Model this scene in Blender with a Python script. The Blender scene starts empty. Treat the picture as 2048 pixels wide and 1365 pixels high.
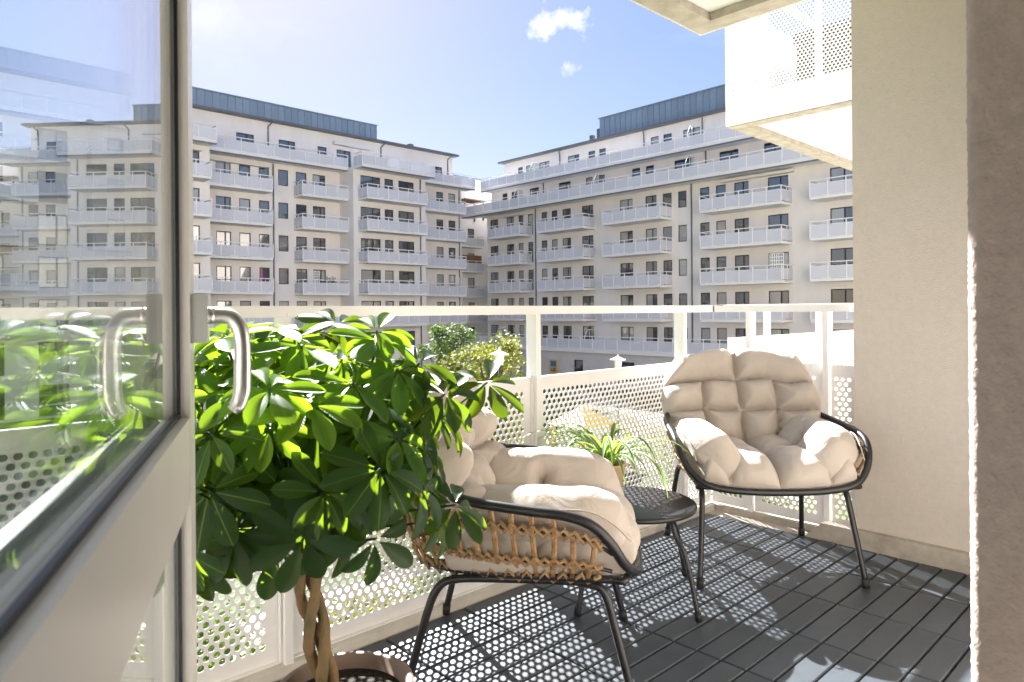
import bpy, math, random
import numpy as np
from mathutils import Vector, Matrix, noise

random.seed(7)
scene = bpy.context.scene
col = scene.collection
R = math.radians

# ------------------------------------------------------------------ camera
PHI = R(46.7)
F = Vector((math.cos(PHI), math.sin(PHI), 0)); RT = Vector((math.sin(PHI), -math.cos(PHI), 0)); UP = Vector((0, 0, 1))
eps = 0.008
right = (RT - eps*UP).normalized(); up = (UP + eps*RT).normalized()
cam = bpy.data.cameras.new('camera'); cam_o = bpy.data.objects.new('camera', cam); col.objects.link(cam_o)
cam.sensor_width = 36.0; cam.lens = 36.0*1373/2048
cam.shift_y = -(682.5-622.6)/2048
cam.clip_start = 0.02; cam.clip_end = 2000
M = Matrix((right, up, -F)).transposed().to_4x4(); M.translation = Vector((0, 0, 1.10))
cam_o.matrix_world = M
cam.dof.use_dof = True; cam.dof.focus_distance = 3.4; cam.dof.aperture_fstop = 9.0
scene.camera = cam_o

# ------------------------------------------------------------------ sky and sun
SUN_AZ, SUN_EL = R(68.1), R(36.2)
world = bpy.data.worlds.new('World'); scene.world = world; world.use_nodes = True
nt = world.node_tree; nt.nodes.clear()
wout = nt.nodes.new('ShaderNodeOutputWorld'); bg = nt.nodes.new('ShaderNodeBackground'); bg.inputs['Strength'].default_value = 0.05
sky = nt.nodes.new('ShaderNodeTexSky'); sky.sky_type = 'NISHITA'; sky.sun_disc = False
sky.sun_elevation = SUN_EL; sky.sun_rotation = math.pi/2 - SUN_AZ
sky.air_density = 1.0; sky.dust_density = 0.3; sky.ozone_density = 1.3; sky.altitude = 50
tc = nt.nodes.new('ShaderNodeTexCoord')
def wmath(op, a, b=None, c=None):
    n = nt.nodes.new('ShaderNodeMath'); n.operation = op
    for i, v in enumerate((a, b, c)):
        if v is None: continue
        if isinstance(v, (int, float)): n.inputs[i].default_value = v
        else: nt.links.new(v, n.inputs[i])
    return n.outputs[0]
gm = nt.nodes.new('ShaderNodeGamma'); gm.inputs[1].default_value = .55; nt.links.new(sky.outputs[0], gm.inputs[0])
hs = nt.nodes.new('ShaderNodeHueSaturation'); hs.inputs['Saturation'].default_value = 1.6; hs.inputs['Value'].default_value = 1.22; nt.links.new(gm.outputs[0], hs.inputs['Color'])
tn = nt.nodes.new('ShaderNodeMix'); tn.data_type = 'RGBA'; tn.blend_type = 'MULTIPLY'; tn.inputs[0].default_value = 1; tn.inputs[7].default_value = (1.10, .955, 1.06, 1); nt.links.new(hs.outputs[0], tn.inputs[6])
cur = tn.outputs[2]
def add_cloud(mask, color):
    global cur
    mx = nt.nodes.new('ShaderNodeMix'); mx.data_type = 'RGBA'
    nt.links.new(mask, mx.inputs[0]); nt.links.new(cur, mx.inputs[6]); mx.inputs[7].default_value = (*color, 1)
    cur = mx.outputs[2]
nz = nt.nodes.new('ShaderNodeTexNoise'); nz.inputs['Scale'].default_value = 2.2; nz.inputs['Detail'].default_value = 6; nz.inputs['Roughness'].default_value = .62
mpw = nt.nodes.new('ShaderNodeMapping'); mpw.inputs['Scale'].default_value = (1, 1, 2.6)
nt.links.new(tc.outputs['Generated'], mpw.inputs[0]); nt.links.new(mpw.outputs[0], nz.inputs['Vector'])
wisp = nt.nodes.new('ShaderNodeMapRange'); wisp.inputs[1].default_value = .5; wisp.inputs[2].default_value = .85; wisp.inputs[4].default_value = .32
nt.links.new(nz.outputs['Fac'], wisp.inputs[0]); add_cloud(wisp.outputs[0], (4.6, 4.75, 5.0))
fine = nt.nodes.new('ShaderNodeTexNoise'); fine.inputs['Scale'].default_value = 26; fine.inputs['Detail'].default_value = 7; fine.inputs['Roughness'].default_value = .6
nt.links.new(tc.outputs['Generated'], fine.inputs['Vector'])
def puff(px, py, w, h, strength):
    r = (px-1024)/1373
    d = (F + RT*r + UP*((620-py)/1373)).normalized()
    sub = nt.nodes.new('ShaderNodeVectorMath'); sub.operation = 'SUBTRACT'; sub.inputs[1].default_value = d
    nt.links.new(tc.outputs['Generated'], sub.inputs[0])
    mul = nt.nodes.new('ShaderNodeVectorMath'); mul.operation = 'MULTIPLY'; mul.inputs[1].default_value = (1/w, 1/w, 1/h)
    nt.links.new(sub.outputs[0], mul.inputs[0])
    ln = nt.nodes.new('ShaderNodeVectorMath'); ln.operation = 'LENGTH'; nt.links.new(mul.outputs[0], ln.inputs[0])
    v = wmath('ADD', ln.outputs['Value'], wmath('MULTIPLY', wmath('SUBTRACT', fine.outputs['Fac'], .5), 4.2))
    mr = nt.nodes.new('ShaderNodeMapRange'); mr.inputs[1].default_value = 1.05; mr.inputs[2].default_value = .0; mr.inputs[3].default_value = 0; mr.inputs[4].default_value = strength
    nt.links.new(v, mr.inputs[0]); add_cloud(mr.outputs[0], (5.2, 5.2, 5.3))
puff(1120, 42, .042, .016, .95); puff(1136, 133, .013, .009, .55); puff(400, 30, .05, .03, .12)
nt.links.new(cur, bg.inputs[0]); nt.links.new(bg.outputs[0], wout.inputs[0])

sun = bpy.data.lights.new('sun', 'SUN'); sun.energy = 5.0; sun.angle = R(0.53); sun.color = (1, .985, .965)
sun_o = bpy.data.objects.new('sun', sun); col.objects.link(sun_o)
SD = Vector((math.cos(SUN_AZ)*math.cos(SUN_EL), math.sin(SUN_AZ)*math.cos(SUN_EL), math.sin(SUN_EL)))
sun_o.rotation_euler = SD.to_track_quat('Z', 'Y').to_euler()

vs = scene.view_settings
vs.view_transform = 'Standard'; vs.look = 'None'; vs.gamma = 1.0; vs.exposure = 2.55; vs.use_curve_mapping = False
scene.cycles.use_denoising = True
scene.cycles.max_bounces = 10; scene.cycles.diffuse_bounces = 5; scene.cycles.glossy_bounces = 6; scene.cycles.transmission_bounces = 6
scene.cycles.transparent_max_bounces = 24
scene.cycles.caustics_reflective = False; scene.cycles.caustics_refractive = False
scene.cycles.sample_clamp_indirect = 8.0

# ------------------------------------------------------------------ mesh helpers
class MB:
    def __init__(s): s.v = []; s.f = []; s.sm = []
    def add(s, vs, fs, smooth=False):
        o = len(s.v); s.v.extend([tuple(p) for p in vs]); s.f.extend([tuple(i+o for i in f) for f in fs]); s.sm.extend([smooth]*len(fs)); return s
    def box(s, x0, x1, y0, y1, z0, z1):
        return s.add([(x0,y0,z0),(x1,y0,z0),(x1,y1,z0),(x0,y1,z0),(x0,y0,z1),(x1,y0,z1),(x1,y1,z1),(x0,y1,z1)],
                     [(0,3,2,1),(4,5,6,7),(0,1,5,4),(1,2,6,5),(2,3,7,6),(3,0,4,7)])
    def cbox(s, x0, x1, y0, y1, z0, z1, b):
        """box with chamfered top edges"""
        return s.add([(x0,y0,z0),(x1,y0,z0),(x1,y1,z0),(x0,y1,z0),(x0,y0,z1-b),(x1,y0,z1-b),(x1,y1,z1-b),(x0,y1,z1-b),
                      (x0+b,y0+b,z1),(x1-b,y0+b,z1),(x1-b,y1-b,z1),(x0+b,y1-b,z1)],
                     [(0,3,2,1),(0,1,5,4),(1,2,6,5),(2,3,7,6),(3,0,4,7),(4,5,9,8),(5,6,10,9),(6,7,11,10),(7,4,8,11),(8,9,10,11)])
    def obox(s, o, ax, ay, az, a0, a1, b0, b1, c0, c1):
        P = lambda a,b,c: tuple(o + ax*a + ay*b + az*c)
        return s.add([P(a0,b0,c0),P(a1,b0,c0),P(a1,b1,c0),P(a0,b1,c0),P(a0,b0,c1),P(a1,b0,c1),P(a1,b1,c1),P(a0,b1,c1)],
                     [(0,3,2,1),(4,5,6,7),(0,1,5,4),(1,2,6,5),(2,3,7,6),(3,0,4,7)])
    def tube(s, pts, r, n=8, closed=False, flat=1.0, cap=True):
        pts = [Vector(p) for p in pts]; m = len(pts); rs = r if isinstance(r, (list, tuple)) else [r]*m
        T = []
        for i in range(m):
            a = pts[(i-1) % m] if (closed or i > 0) else pts[0]; b = pts[(i+1) % m] if (closed or i < m-1) else pts[-1]
            T.append((b-a).normalized())
        ref = Vector((0,0,1)) if abs(T[0].z) < .9 else Vector((1,0,0))
        N = T[0].cross(ref).normalized(); vs = []
        for i in range(m):
            N = (N - T[i]*N.dot(T[i]))
            N = N.normalized() if N.length > 1e-6 else T[i].orthogonal().normalized()
            B = T[i].cross(N)
            for k in range(n):
                t = 2*math.pi*k/n; vs.append(pts[i] + N*(math.cos(t)*rs[i]) + B*(math.sin(t)*rs[i]*flat))
        fs = []
        for i in range(m if closed else m-1):
            j = (i+1) % m
            for k in range(n): fs.append((i*n+k, i*n+(k+1)%n, j*n+(k+1)%n, j*n+k))
        if cap and not closed: fs.append(tuple(range(n-1,-1,-1))); fs.append(tuple((m-1)*n+k for k in range(n)))
        return s.add(vs, fs, True)
    def lathe(s, prof, cx=0, cy=0, n=32):
        vs = [(cx+r*math.cos(2*math.pi*k/n), cy+r*math.sin(2*math.pi*k/n), z) for r, z in prof for k in range(n)]
        fs = [(i*n+k, i*n+(k+1)%n, (i+1)*n+(k+1)%n, (i+1)*n+k) for i in range(len(prof)-1) for k in range(n)]
        return s.add(vs, fs, True)
    def disc(s, cx, cy, z, r, n=32): return s.add([(cx+r*math.cos(2*math.pi*k/n), cy+r*math.sin(2*math.pi*k/n), z) for k in range(n)], [tuple(range(n))])
    def grid(s, P, nu, nv, smooth=True, closed_u=False):
        fs = []
        for i in range(nu-1):
            for j in range(nv-1): fs.append((i*nv+j, (i+1)*nv+j, (i+1)*nv+j+1, i*nv+j+1))
        return s.add(P, fs, smooth)
    def mesh(s, name, mat):
        me = bpy.data.meshes.new(name); me.from_pydata(s.v, [], s.f)
        me.polygons.foreach_set('use_smooth', s.sm); me.materials.append(mat); me.update(); return me
    def build(s, name, mat, parent=None): return link(name, s.mesh(name, mat), parent)
def link(name, me, parent=None, loc=None, rz=0):
    o = bpy.data.objects.new(name, me); col.objects.link(o); o.parent = parent
    if loc is not None: o.location = loc
    if rz: o.rotation_euler = (0, 0, rz)
    return o
def empty(name, loc=(0,0,0), rz=0): return link(name, None, None, loc, rz)
def tag(o, label=None, cat=None, group=None, kind=None):
    if label: o['label'] = label
    if cat: o['category'] = cat
    if group: o['group'] = group
    if kind: o['kind'] = kind
    return o
def catmull(P, n=6, closed=False):
    P = [Vector(p) for p in P]; m = len(P); out = []
    for i in range(m if closed else m-1):
        g = lambda k: P[k % m] if closed else P[max(0, min(m-1, k))]
        p0, p1, p2, p3 = g(i-1), g(i), g(i+1), g(i+2)
        for k in range(n):
            t = k/n; out.append(.5*((2*p1)+(p2-p0)*t+(2*p0-5*p1+4*p2-p3)*t*t+(3*p1-p0-3*p2+p3)*t**3))
    if not closed: out.append(P[-1])
    return out

# ------------------------------------------------------------------ materials
def mat(name, color, rough=.6, metal=0, spec=.5, noise_amt=0, noise_scale=8, bump=0, bump_scale=60, color2=None, coat=0, sheen=0, detail=6, stretch=None, bdist=.004, rand=0, wrinkle=False):
    m = bpy.data.materials.new(name); m.use_nodes = True; t = m.node_tree; b = t.nodes['Principled BSDF']
    b.inputs['Base Color'].default_value = (*color, 1); b.inputs['Roughness'].default_value = rough; b.inputs['Metallic'].default_value = metal
    b.inputs['Specular IOR Level'].default_value = spec; b.inputs['Coat Weight'].default_value = coat; b.inputs['Sheen Weight'].default_value = sheen
    co = t.nodes.new('ShaderNodeTexCoord'); vec = co.outputs['Object']
    if stretch:
        mp = t.nodes.new('ShaderNodeMapping'); mp.inputs['Scale'].default_value = stretch; t.links.new(vec, mp.inputs[0]); vec = mp.outputs[0]
    out = None
    if noise_amt:
        n = t.nodes.new('ShaderNodeTexNoise'); n.inputs['Scale'].default_value = noise_scale; n.inputs['Detail'].default_value = detail; n.inputs['Roughness'].default_value = .6
        t.links.new(vec, n.inputs['Vector'])
        r = t.nodes.new('ShaderNodeMapRange'); r.inputs[1].default_value = .3; r.inputs[2].default_value = .7; t.links.new(n.outputs['Fac'], r.inputs[0])
        mx = t.nodes.new('ShaderNodeMix'); mx.data_type = 'RGBA'; t.links.new(r.outputs[0], mx.inputs[0])
        c2 = color2 or tuple(c*(1-noise_amt) for c in color)
        mx.inputs[6].default_value = (*color, 1); mx.inputs[7].default_value = (*c2, 1); out = mx.outputs[2]
    if rand:
        oi = t.nodes.new('ShaderNodeObjectInfo'); mr = t.nodes.new('ShaderNodeMapRange'); mr.inputs[3].default_value = 1-rand; mr.inputs[4].default_value = 1+rand
        t.links.new(oi.outputs['Random'], mr.inputs[0]); hv = t.nodes.new('ShaderNodeHueSaturation'); t.links.new(mr.outputs[0], hv.inputs['Value'])
        if out: t.links.new(out, hv.inputs['Color'])
        else: hv.inputs['Color'].default_value = (*color, 1)
        out = hv.outputs[0]
    if out: t.links.new(out, b.inputs['Base Color'])
    if bump:
        n2 = t.nodes.new('ShaderNodeTexNoise'); n2.inputs['Scale'].default_value = bump_scale; n2.inputs['Detail'].default_value = 4; t.links.new(vec, n2.inputs['Vector'])
        bp = t.nodes.new('ShaderNodeBump'); bp.inputs['Strength'].default_value = bump; bp.inputs['Distance'].default_value = bdist; t.links.new(n2.outputs['Fac'], bp.inputs['Height']); t.links.new(bp.outputs[0], b.inputs['Normal'])
        if wrinkle:
            n3 = t.nodes.new('ShaderNodeTexNoise'); n3.inputs['Scale'].default_value = 9; n3.inputs['Detail'].default_value = 5; n3.inputs['Distortion'].default_value = 1.2; t.links.new(vec, n3.inputs['Vector'])
            b2 = t.nodes.new('ShaderNodeBump'); b2.inputs['Strength'].default_value = .55; b2.inputs['Distance'].default_value = .014; t.links.new(n3.outputs['Fac'], b2.inputs['Height']); t.links.new(b2.outputs[0], bp.inputs['Normal'])
    return m
white_paint = mat('white_paint', (.80,.79,.775), .42, noise_amt=.07, noise_scale=5, bump=.05, bump_scale=40)
panel_paint = mat('panel_paint', (.80,.79,.785), .45, noise_amt=.06, noise_scale=4)
door_paint = mat('door_paint', (.80,.77,.73), .32, noise_amt=.04, noise_scale=6)
stucco = mat('stucco', (.67,.605,.535), .9, noise_amt=.07, noise_scale=40, bump=.8, bump_scale=230, bdist=.006)
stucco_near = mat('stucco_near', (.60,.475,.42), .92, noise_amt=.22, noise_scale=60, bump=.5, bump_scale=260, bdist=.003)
concrete = mat('concrete', (.48,.44,.38), .85, noise_amt=.5, noise_scale=11, color2=(.31,.275,.225), bump=.4, bump_scale=90)
ledge_paint = mat('ledge_paint', (.66,.62,.55), .6, noise_amt=.2, noise_scale=14, bump=.2, bump_scale=60)
soffit_white = mat('soffit_white', (.76,.75,.73), .8, noise_amt=.05, noise_scale=3)
deck_grey = mat('deck_grey', (.058,.070,.084), .42, noise_amt=.36, noise_scale=6, detail=10, bump=.15, bump_scale=220, bdist=.002, rand=.12)
black_metal = mat('black_metal', (.016,.016,.018), .38, bump=.06, bump_scale=300, bdist=.001)
rubber = mat('rubber', (.012,.012,.012), .7)
steel = mat('satin_steel', (.78,.77,.75), .34, metal=1, noise_amt=.05, noise_scale=30)
fabric = mat('cushion_fabric', (.50,.44,.385), .88, noise_amt=.06, noise_scale=7, bump=.35, bump_scale=900, bdist=.0012, sheen=.15, wrinkle=True)
rattan = mat('rattan', (.52,.355,.19), .5, noise_amt=.6, noise_scale=55, color2=(.26,.12,.04), bump=.3, bump_scale=160, bdist=.002)
bark = mat('bark', (.26,.155,.075), .8, noise_amt=.6, noise_scale=26, color2=(.11,.10,.04), bump=.9, bump_scale=70, bdist=.006, stretch=(1,1,.6))
tree_bark = mat('tree_bark', (.16,.12,.09), .9, noise_amt=.4, noise_scale=4, bump=.6, bump_scale=12, bdist=.03)
pot_brown = mat('pot_taupe', (.27,.19,.155), .45, noise_amt=.08, noise_scale=10)
pot_beige = mat('pot_beige', (.48,.33,.20), .65, noise_amt=.15, noise_scale=18, bump=.2, bump_scale=80)
soil = mat('soil', (.035,.025,.018), .95, noise_amt=.5, noise_scale=50, bump=1, bump_scale=90, bdist=.01)
facade = mat('far_plaster', (.80,.76,.735), .9, noise_amt=.10, noise_scale=.9, detail=8, stretch=(1,1,.22))
facade_r = mat('far_plaster_right', (.79,.745,.72), .9, noise_amt=.10, noise_scale=.9, detail=8, stretch=(1,1,.22))
podium_m = mat('podium_plaster', (.56,.54,.545), .9, noise_amt=.12, noise_scale=.9)
frame_dark = mat('window_frame', (.022,.022,.026), .4)
zinc = mat('zinc_roof', (.24,.31,.40), .4, metal=.3, noise_amt=.15, noise_scale=1.2, rand=.08)
pipe_m = mat('pipe_grey', (.13,.14,.16), .5)
slab_white = mat('slab_white', (.76,.75,.75), .6, noise_amt=.06, noise_scale=1.5)
rail_white = mat('rail_white', (.78,.78,.78), .45)
wood = mat('wood_slats', (.26,.13,.07), .7, noise_amt=.3, noise_scale=4)
yellow = mat('yellow_paint', (.70,.42,.03), .5, noise_amt=.08, noise_scale=3); blue = mat('blue_paint', (.02,.16,.42), .45); red = mat('red_paint', (.5,.04,.03), .5)
lamp_white = mat('lamp_white', (.8,.79,.76), .4)
gasket = mat('gasket', (.008,.009,.014), .45)
room_wall = mat('room_paint', (.42,.40,.37), .9, noise_amt=.03)
awning_m = mat('awning_cloth', (.7,.69,.67), .8, noise_amt=.05)
purple = mat('purple_cloth', (.42,.12,.30), .8); terracotta = mat('terracotta', (.45,.2,.1), .7)

def ground_mat():
    m = mat('courtyard_ground', (.07,.13,.03), .95, bump=.6, bump_scale=6, bdist=.1)
    t = m.node_tree; b = t.nodes['Principled BSDF']; co = t.nodes.new('ShaderNodeTexCoord')
    n = t.nodes.new('ShaderNodeTexNoise'); n.inputs['Scale'].default_value = .22; n.inputs['Detail'].default_value = 9; n.inputs['Roughness'].default_value = .68
    t.links.new(co.outputs['Object'], n.inputs['Vector']); r = t.nodes.new('ShaderNodeValToRGB'); t.links.new(n.outputs['Fac'], r.inputs[0])
    e = r.color_ramp.elements; e[0].position = .36; e[0].color = (.05,.08,.03,1); e[1].position = .60; e[1].color = (.20,.20,.12,1)
    x = e.new(.5); x.color = (.075,.105,.04,1); x = e.new(.66); x.color = (.34,.30,.25,1)
    t.links.new(r.outputs[0], b.inputs['Base Color']); return m
grass_m = ground_mat()
paving = mat('path_paving', (.42,.38,.35), .9, noise_amt=.3, noise_scale=2, bump=.3, bump_scale=10)

def leaf_mat(name, base, trans, tw=.45, rough=.38, gloss=.5, rand=.25):
    m = mat(name, base, rough, spec=gloss, noise_amt=.25, noise_scale=18, rand=rand); t = m.node_tree; b = t.nodes['Principled BSDF']
    tr = t.nodes.new('ShaderNodeBsdfTranslucent'); tr.inputs[0].default_value = (*trans, 1)
    mx = t.nodes.new('ShaderNodeMixShader'); mx.inputs[0].default_value = tw
    o = t.nodes['Material Output']; t.links.new(b.outputs[0], mx.inputs[1]); t.links.new(tr.outputs[0], mx.inputs[2]); t.links.new(mx.outputs[0], o.inputs[0])
    return m
def leaf_veins(m):
    t = m.node_tree; b = t.nodes['Principled BSDF']; co = t.nodes.new('ShaderNodeTexCoord'); sp = t.nodes.new('ShaderNodeSeparateXYZ'); t.links.new(co.outputs['Object'], sp.inputs[0])
    def mth(op, a, c=None):
        n = t.nodes.new('ShaderNodeMath'); n.operation = op
        for i, v in enumerate((a, c)):
            if v is None: continue
            if isinstance(v, (int, float)): n.inputs[i].default_value = v
            else: t.links.new(v, n.inputs[i])
        return n.outputs[0]
    ay = mth('ABSOLUTE', sp.outputs[1]); ph = mth('SINE', mth('MULTIPLY', mth('SUBTRACT', sp.outputs[0], mth('MULTIPLY', ay, .9)), 620))
    mr = t.nodes.new('ShaderNodeMapRange'); mr.inputs[1].default_value = .0016; mr.inputs[2].default_value = .0004; t.links.new(ay, mr.inputs[0])
    src = b.inputs['Base Color'].links[0].from_socket; mx = t.nodes.new('ShaderNodeMix'); mx.data_type = 'RGBA'; t.links.new(mr.outputs[0], mx.inputs[0]); t.links.new(src, mx.inputs[6]); mx.inputs[7].default_value = (.12,.20,.06,1); t.links.new(mx.outputs[2], b.inputs['Base Color'])
    bp = t.nodes.new('ShaderNodeBump'); bp.inputs['Strength'].default_value = .35; bp.inputs['Distance'].default_value = .0012; t.links.new(mth('ADD', mth('POWER', mth('ABSOLUTE', ph), 6), mth('MULTIPLY', mr.outputs[0], -2.0)), bp.inputs['Height']); t.links.new(bp.outputs[0], b.inputs['Normal'])
leaf_m = leaf_mat('schefflera_leaf', (.015,.046,.020), (.36,.56,.02), .32, .44, .22)
leaf_inner = leaf_mat('schefflera_inner', (.015,.046,.020), (.34,.52,.02), .28, .45, .3)
leaf_veins(leaf_m)
leaf_backlit = leaf_mat('schefflera_backlit_leaf', (.05,.13,.025), (.46,.72,.03), .45, .42, .25); leaf_veins(leaf_backlit)  # lighter leaf copy: backlit glow of the upper whorls put into its colour
tree_leaf = leaf_mat('tree_leaf', (.055,.10,.022), (.22,.34,.04), .4, .5, rand=0)
tree_leaf_y = leaf_mat('tree_leaf_yellow', (.13,.15,.02), (.45,.48,.05), .45, .5, rand=0)
shrub_leaf = leaf_mat('shrub_leaf', (.035,.075,.02), (.18,.32,.04), .35, .5, rand=0)
def striped_leaf():
    m = leaf_mat('striped_leaf', (.05,.16,.02), (.35,.55,.05), .4, .4); t = m.node_tree; b = t.nodes['Principled BSDF']
    uv = t.nodes.new('ShaderNodeUVMap'); sp = t.nodes.new('ShaderNodeSeparateXYZ'); t.links.new(uv.outputs[0], sp.inputs[0])
    mt = t.nodes.new('ShaderNodeMath'); mt.operation = 'PINGPONG'; mt.inputs[1].default_value = .5; t.links.new(sp.outputs[0], mt.inputs[0])
    r = t.nodes.new('ShaderNodeMapRange'); r.inputs[1].default_value = .10; r.inputs[2].default_value = .18; t.links.new(mt.outputs[0], r.inputs[0])
    mx = t.nodes.new('ShaderNodeMix'); mx.data_type = 'RGBA'; t.links.new(r.outputs[0], mx.inputs[0]); mx.inputs[6].default_value = (.62,.66,.45,1); mx.inputs[7].default_value = (.06,.17,.025,1)
    t.links.new(mx.outputs[2], b.inputs['Base Color']); return m
spider_m = striped_leaf()

def glass_mat(name, tint, r0=.045):
    m = bpy.data.materials.new(name); m.use_nodes = True; t = m.node_tree; t.nodes.remove(t.nodes['Principled BSDF'])
    o = t.nodes['Material Output']; tr = t.nodes.new('ShaderNodeBsdfTransparent'); tr.inputs[0].default_value = (*tint, 1)
    gl = t.nodes.new('ShaderNodeBsdfGlossy'); gl.inputs['Roughness'].default_value = .0; gl.inputs['Color'].default_value = (.97,.98,1,1)
    lw = t.nodes.new('ShaderNodeLayerWeight'); lw.inputs['Blend'].default_value = .5
    p = t.nodes.new('ShaderNodeMath'); p.operation = 'POWER'; p.inputs[1].default_value = 5; t.links.new(lw.outputs['Facing'], p.inputs[0])
    k = t.nodes.new('ShaderNodeMath'); k.operation = 'MULTIPLY_ADD'; k.inputs[1].default_value = 1-r0; k.inputs[2].default_value = r0; t.links.new(p.outputs[0], k.inputs[0])
    mx = t.nodes.new('ShaderNodeMixShader'); t.links.new(k.outputs[0], mx.inputs[0]); t.links.new(tr.outputs[0], mx.inputs[1]); t.links.new(gl.outputs[0], mx.inputs[2]); t.links.new(mx.outputs[0], o.inputs[0])
    return m
door_glass = glass_mat('door_glass', (.95,.97,.965))
def pane_mat(name, color, kind=None):
    m = mat(name, color, .06, spec=.9, rand=.35); t = m.node_tree; b = t.nodes['Principled BSDF']; b.inputs['Coat Weight'].default_value = 1; b.inputs['Coat Roughness'].default_value = .02; b.inputs['Coat IOR'].default_value = 2.1
    if kind:
        co = t.nodes.new('ShaderNodeTexCoord'); w = t.nodes.new('ShaderNodeTexWave'); w.inputs['Scale'].default_value = 3.2 if kind == 'curtain' else 9
        w.bands_direction = 'X' if kind == 'curtain' else 'Z'; w.inputs['Distortion'].default_value = 1.5 if kind == 'curtain' else 0
        t.links.new(co.outputs['Object'], w.inputs['Vector']); mx = t.nodes.new('ShaderNodeMix'); mx.data_type = 'RGBA'; t.links.new(w.outputs['Fac'], mx.inputs[0])
        mx.inputs[6].default_value = (*color, 1); mx.inputs[7].default_value = (*[c*.55 for c in color], 1); t.links.new(mx.outputs[2], b.inputs['Base Color'])
    return m
panes = [pane_mat('pane_dark', (.018,.022,.028)), pane_mat('pane_dim', (.05,.055,.06)), pane_mat('pane_curtain', (.42,.42,.40), 'curtain'), pane_mat('pane_blind', (.34,.34,.34), 'blind')]
def frosted():
    m = mat('balcony_panel', (.66,.665,.73), .5, rand=.04); t = m.node_tree; b = t.nodes['Principled BSDF']; o = t.nodes['Material Output']
    tr = t.nodes.new('ShaderNodeBsdfTransparent'); mx = t.nodes.new('ShaderNodeMixShader'); mx.inputs[0].default_value = .2
    t.links.new(b.outputs[0], mx.inputs[1]); t.links.new(tr.outputs[0], mx.inputs[2]); t.links.new(mx.outputs[0], o.inputs[0]); return m
panel_far = frosted()
screen_glass = glass_mat('screen_glass', (.62,.72,.74), .06)

# ------------------------------------------------------------------ setting: ground, own building, balcony slab
GZ = -5.7
tag(MB().add([(-400,-400,GZ),(600,-400,GZ),(600,600,GZ),(-400,600,GZ)], [(0,1,2,3)]).build('ground', grass_m), kind='structure')
pth = MB()
for a, b, w in [((-30,14),(44,14),1.3),((18,14),(20,50),1.1),((30,14),(44,40),1.2)]:
    d = (Vector((*b,0))-Vector((*a,0))).normalized(); n = Vector((-d.y,d.x,0))*w; a3 = Vector((*a,GZ+.02)); b3 = Vector((*b,GZ+.02))
    pth.add([a3-n,b3-n,b3+n,a3+n], [(0,1,2,3)]); GZp = 0
tag(pth.build('courtyard_path', paving), kind='structure')

FY = .23; JX = .975; SX = 3.36; SY = 1.24
# facade around the door opening
fw = MB()
fw.box(-60, -.12, FY-.30, FY, GZ, 14); fw.box(JX+.16, SX, FY-.30, FY, GZ, 14); fw.box(-.12, JX+.16, FY-.30, FY, 2.28, 14); fw.box(-.12, JX+.16, FY-.30, FY, GZ, -.03)
fw.box(JX, JX+.16, FY-.30, FY-.10, -.03, 2.28); fw.box(JX+.004, JX+.16, FY-.10, FY-.012, -.03, .55); fw.box(JX+.004, JX+.16, FY-.10, FY-.012, 1.62, 2.28)
# rough rendered corner, real relief
path = []
for k in range(36): path.append((JX, FY-.10+.082*k/35, -1, 0))
for k in range(1, 8): t = k/8*math.pi/2; path.append((JX+.018-.018*math.cos(t), FY-.018+.018*math.sin(t), -math.cos(t), math.sin(t)))
for k in range(26): path.append((JX+.018+.142*(k/25), FY, 0, 1))
nz_ = 300; P = []
for (x, y, nx, ny) in path:
    for j in range(nz_):
        z = .55+1.07*j/(nz_-1); q = Vector((x*150, y*150, z*150))
        g_ = noise.noise(q*1.1+Vector((5,9,2))); h = .0011*noise.noise(q*3.2) + .0006*noise.noise(q*1.6) + .0035*max(0, g_-.30)
        h = max(h, -.0009)
        P.append((x+nx*h, y+ny*h, z))
fwo = fw.build('facade_wall', stucco); tag(fwo, 'dark shaded rough plaster wall edge beside the open door, sunlit along its rim', 'wall')
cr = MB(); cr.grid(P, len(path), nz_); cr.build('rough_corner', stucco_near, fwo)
sw = MB().box(SX, SX+.35, FY-.30, SY, .075, 14); sw.box(SX+.02, SX+.35, FY-.3, SY, GZ, .075); sw.box(SX+.35, 60, SY-.35, SY-.003, GZ, 14)
swo = sw.build('side_wall', stucco); tag(swo, 'cream textured plaster wall closing the balcony behind the facing chair', 'wall')
rm = MB(); rm.box(-2.2, 2.6, -4.0, -3.9, -.05, 2.5); rm.box(-2.3, -2.2, -4.0, FY-.30, -.05, 2.5); rm.box(2.6, 2.7, -4.0, FY-.30, -.05, 2.5); rm.box(-2.3, 2.7, -4.0, FY-.3, -.12, -.05); rm.box(-2.3, 2.7, -4, FY-.3, 2.5, 2.6)
tag(rm.build('room', room_wall), kind='structure')

fl = MB(); fl.box(-2.6, 3.47, FY, 2.10, -.24, -.026); fl.box(3.312, 3.40, FY, 2.03, -.026, -.004)
floor = tag(fl.build('balcony_floor', concrete), kind='structure')
kb = MB(); kb.box(-2.6, 3.398, 1.992, 2.10, -.026, .028)
tag(kb.build('kerb_front', ledge_paint), kind='structure')
ks = MB(); ks.add([(3.315,FY,-.004),(3.372,FY,-.004),(3.372,1.46,-.004),(3.315,1.46,-.004),(3.322,FY,.075),(3.372,FY,.075),(3.372,1.38,.075),(3.322,1.38,.075)], [(4,5,6,7),(0,1,5,4),(1,2,6,5),(2,3,7,6),(3,0,4,7)])
ks.box(3.40, 3.48, 1.24, 2.10, -.026, .027)
tag(ks.build('kerb_side', concrete), kind='structure')
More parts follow.
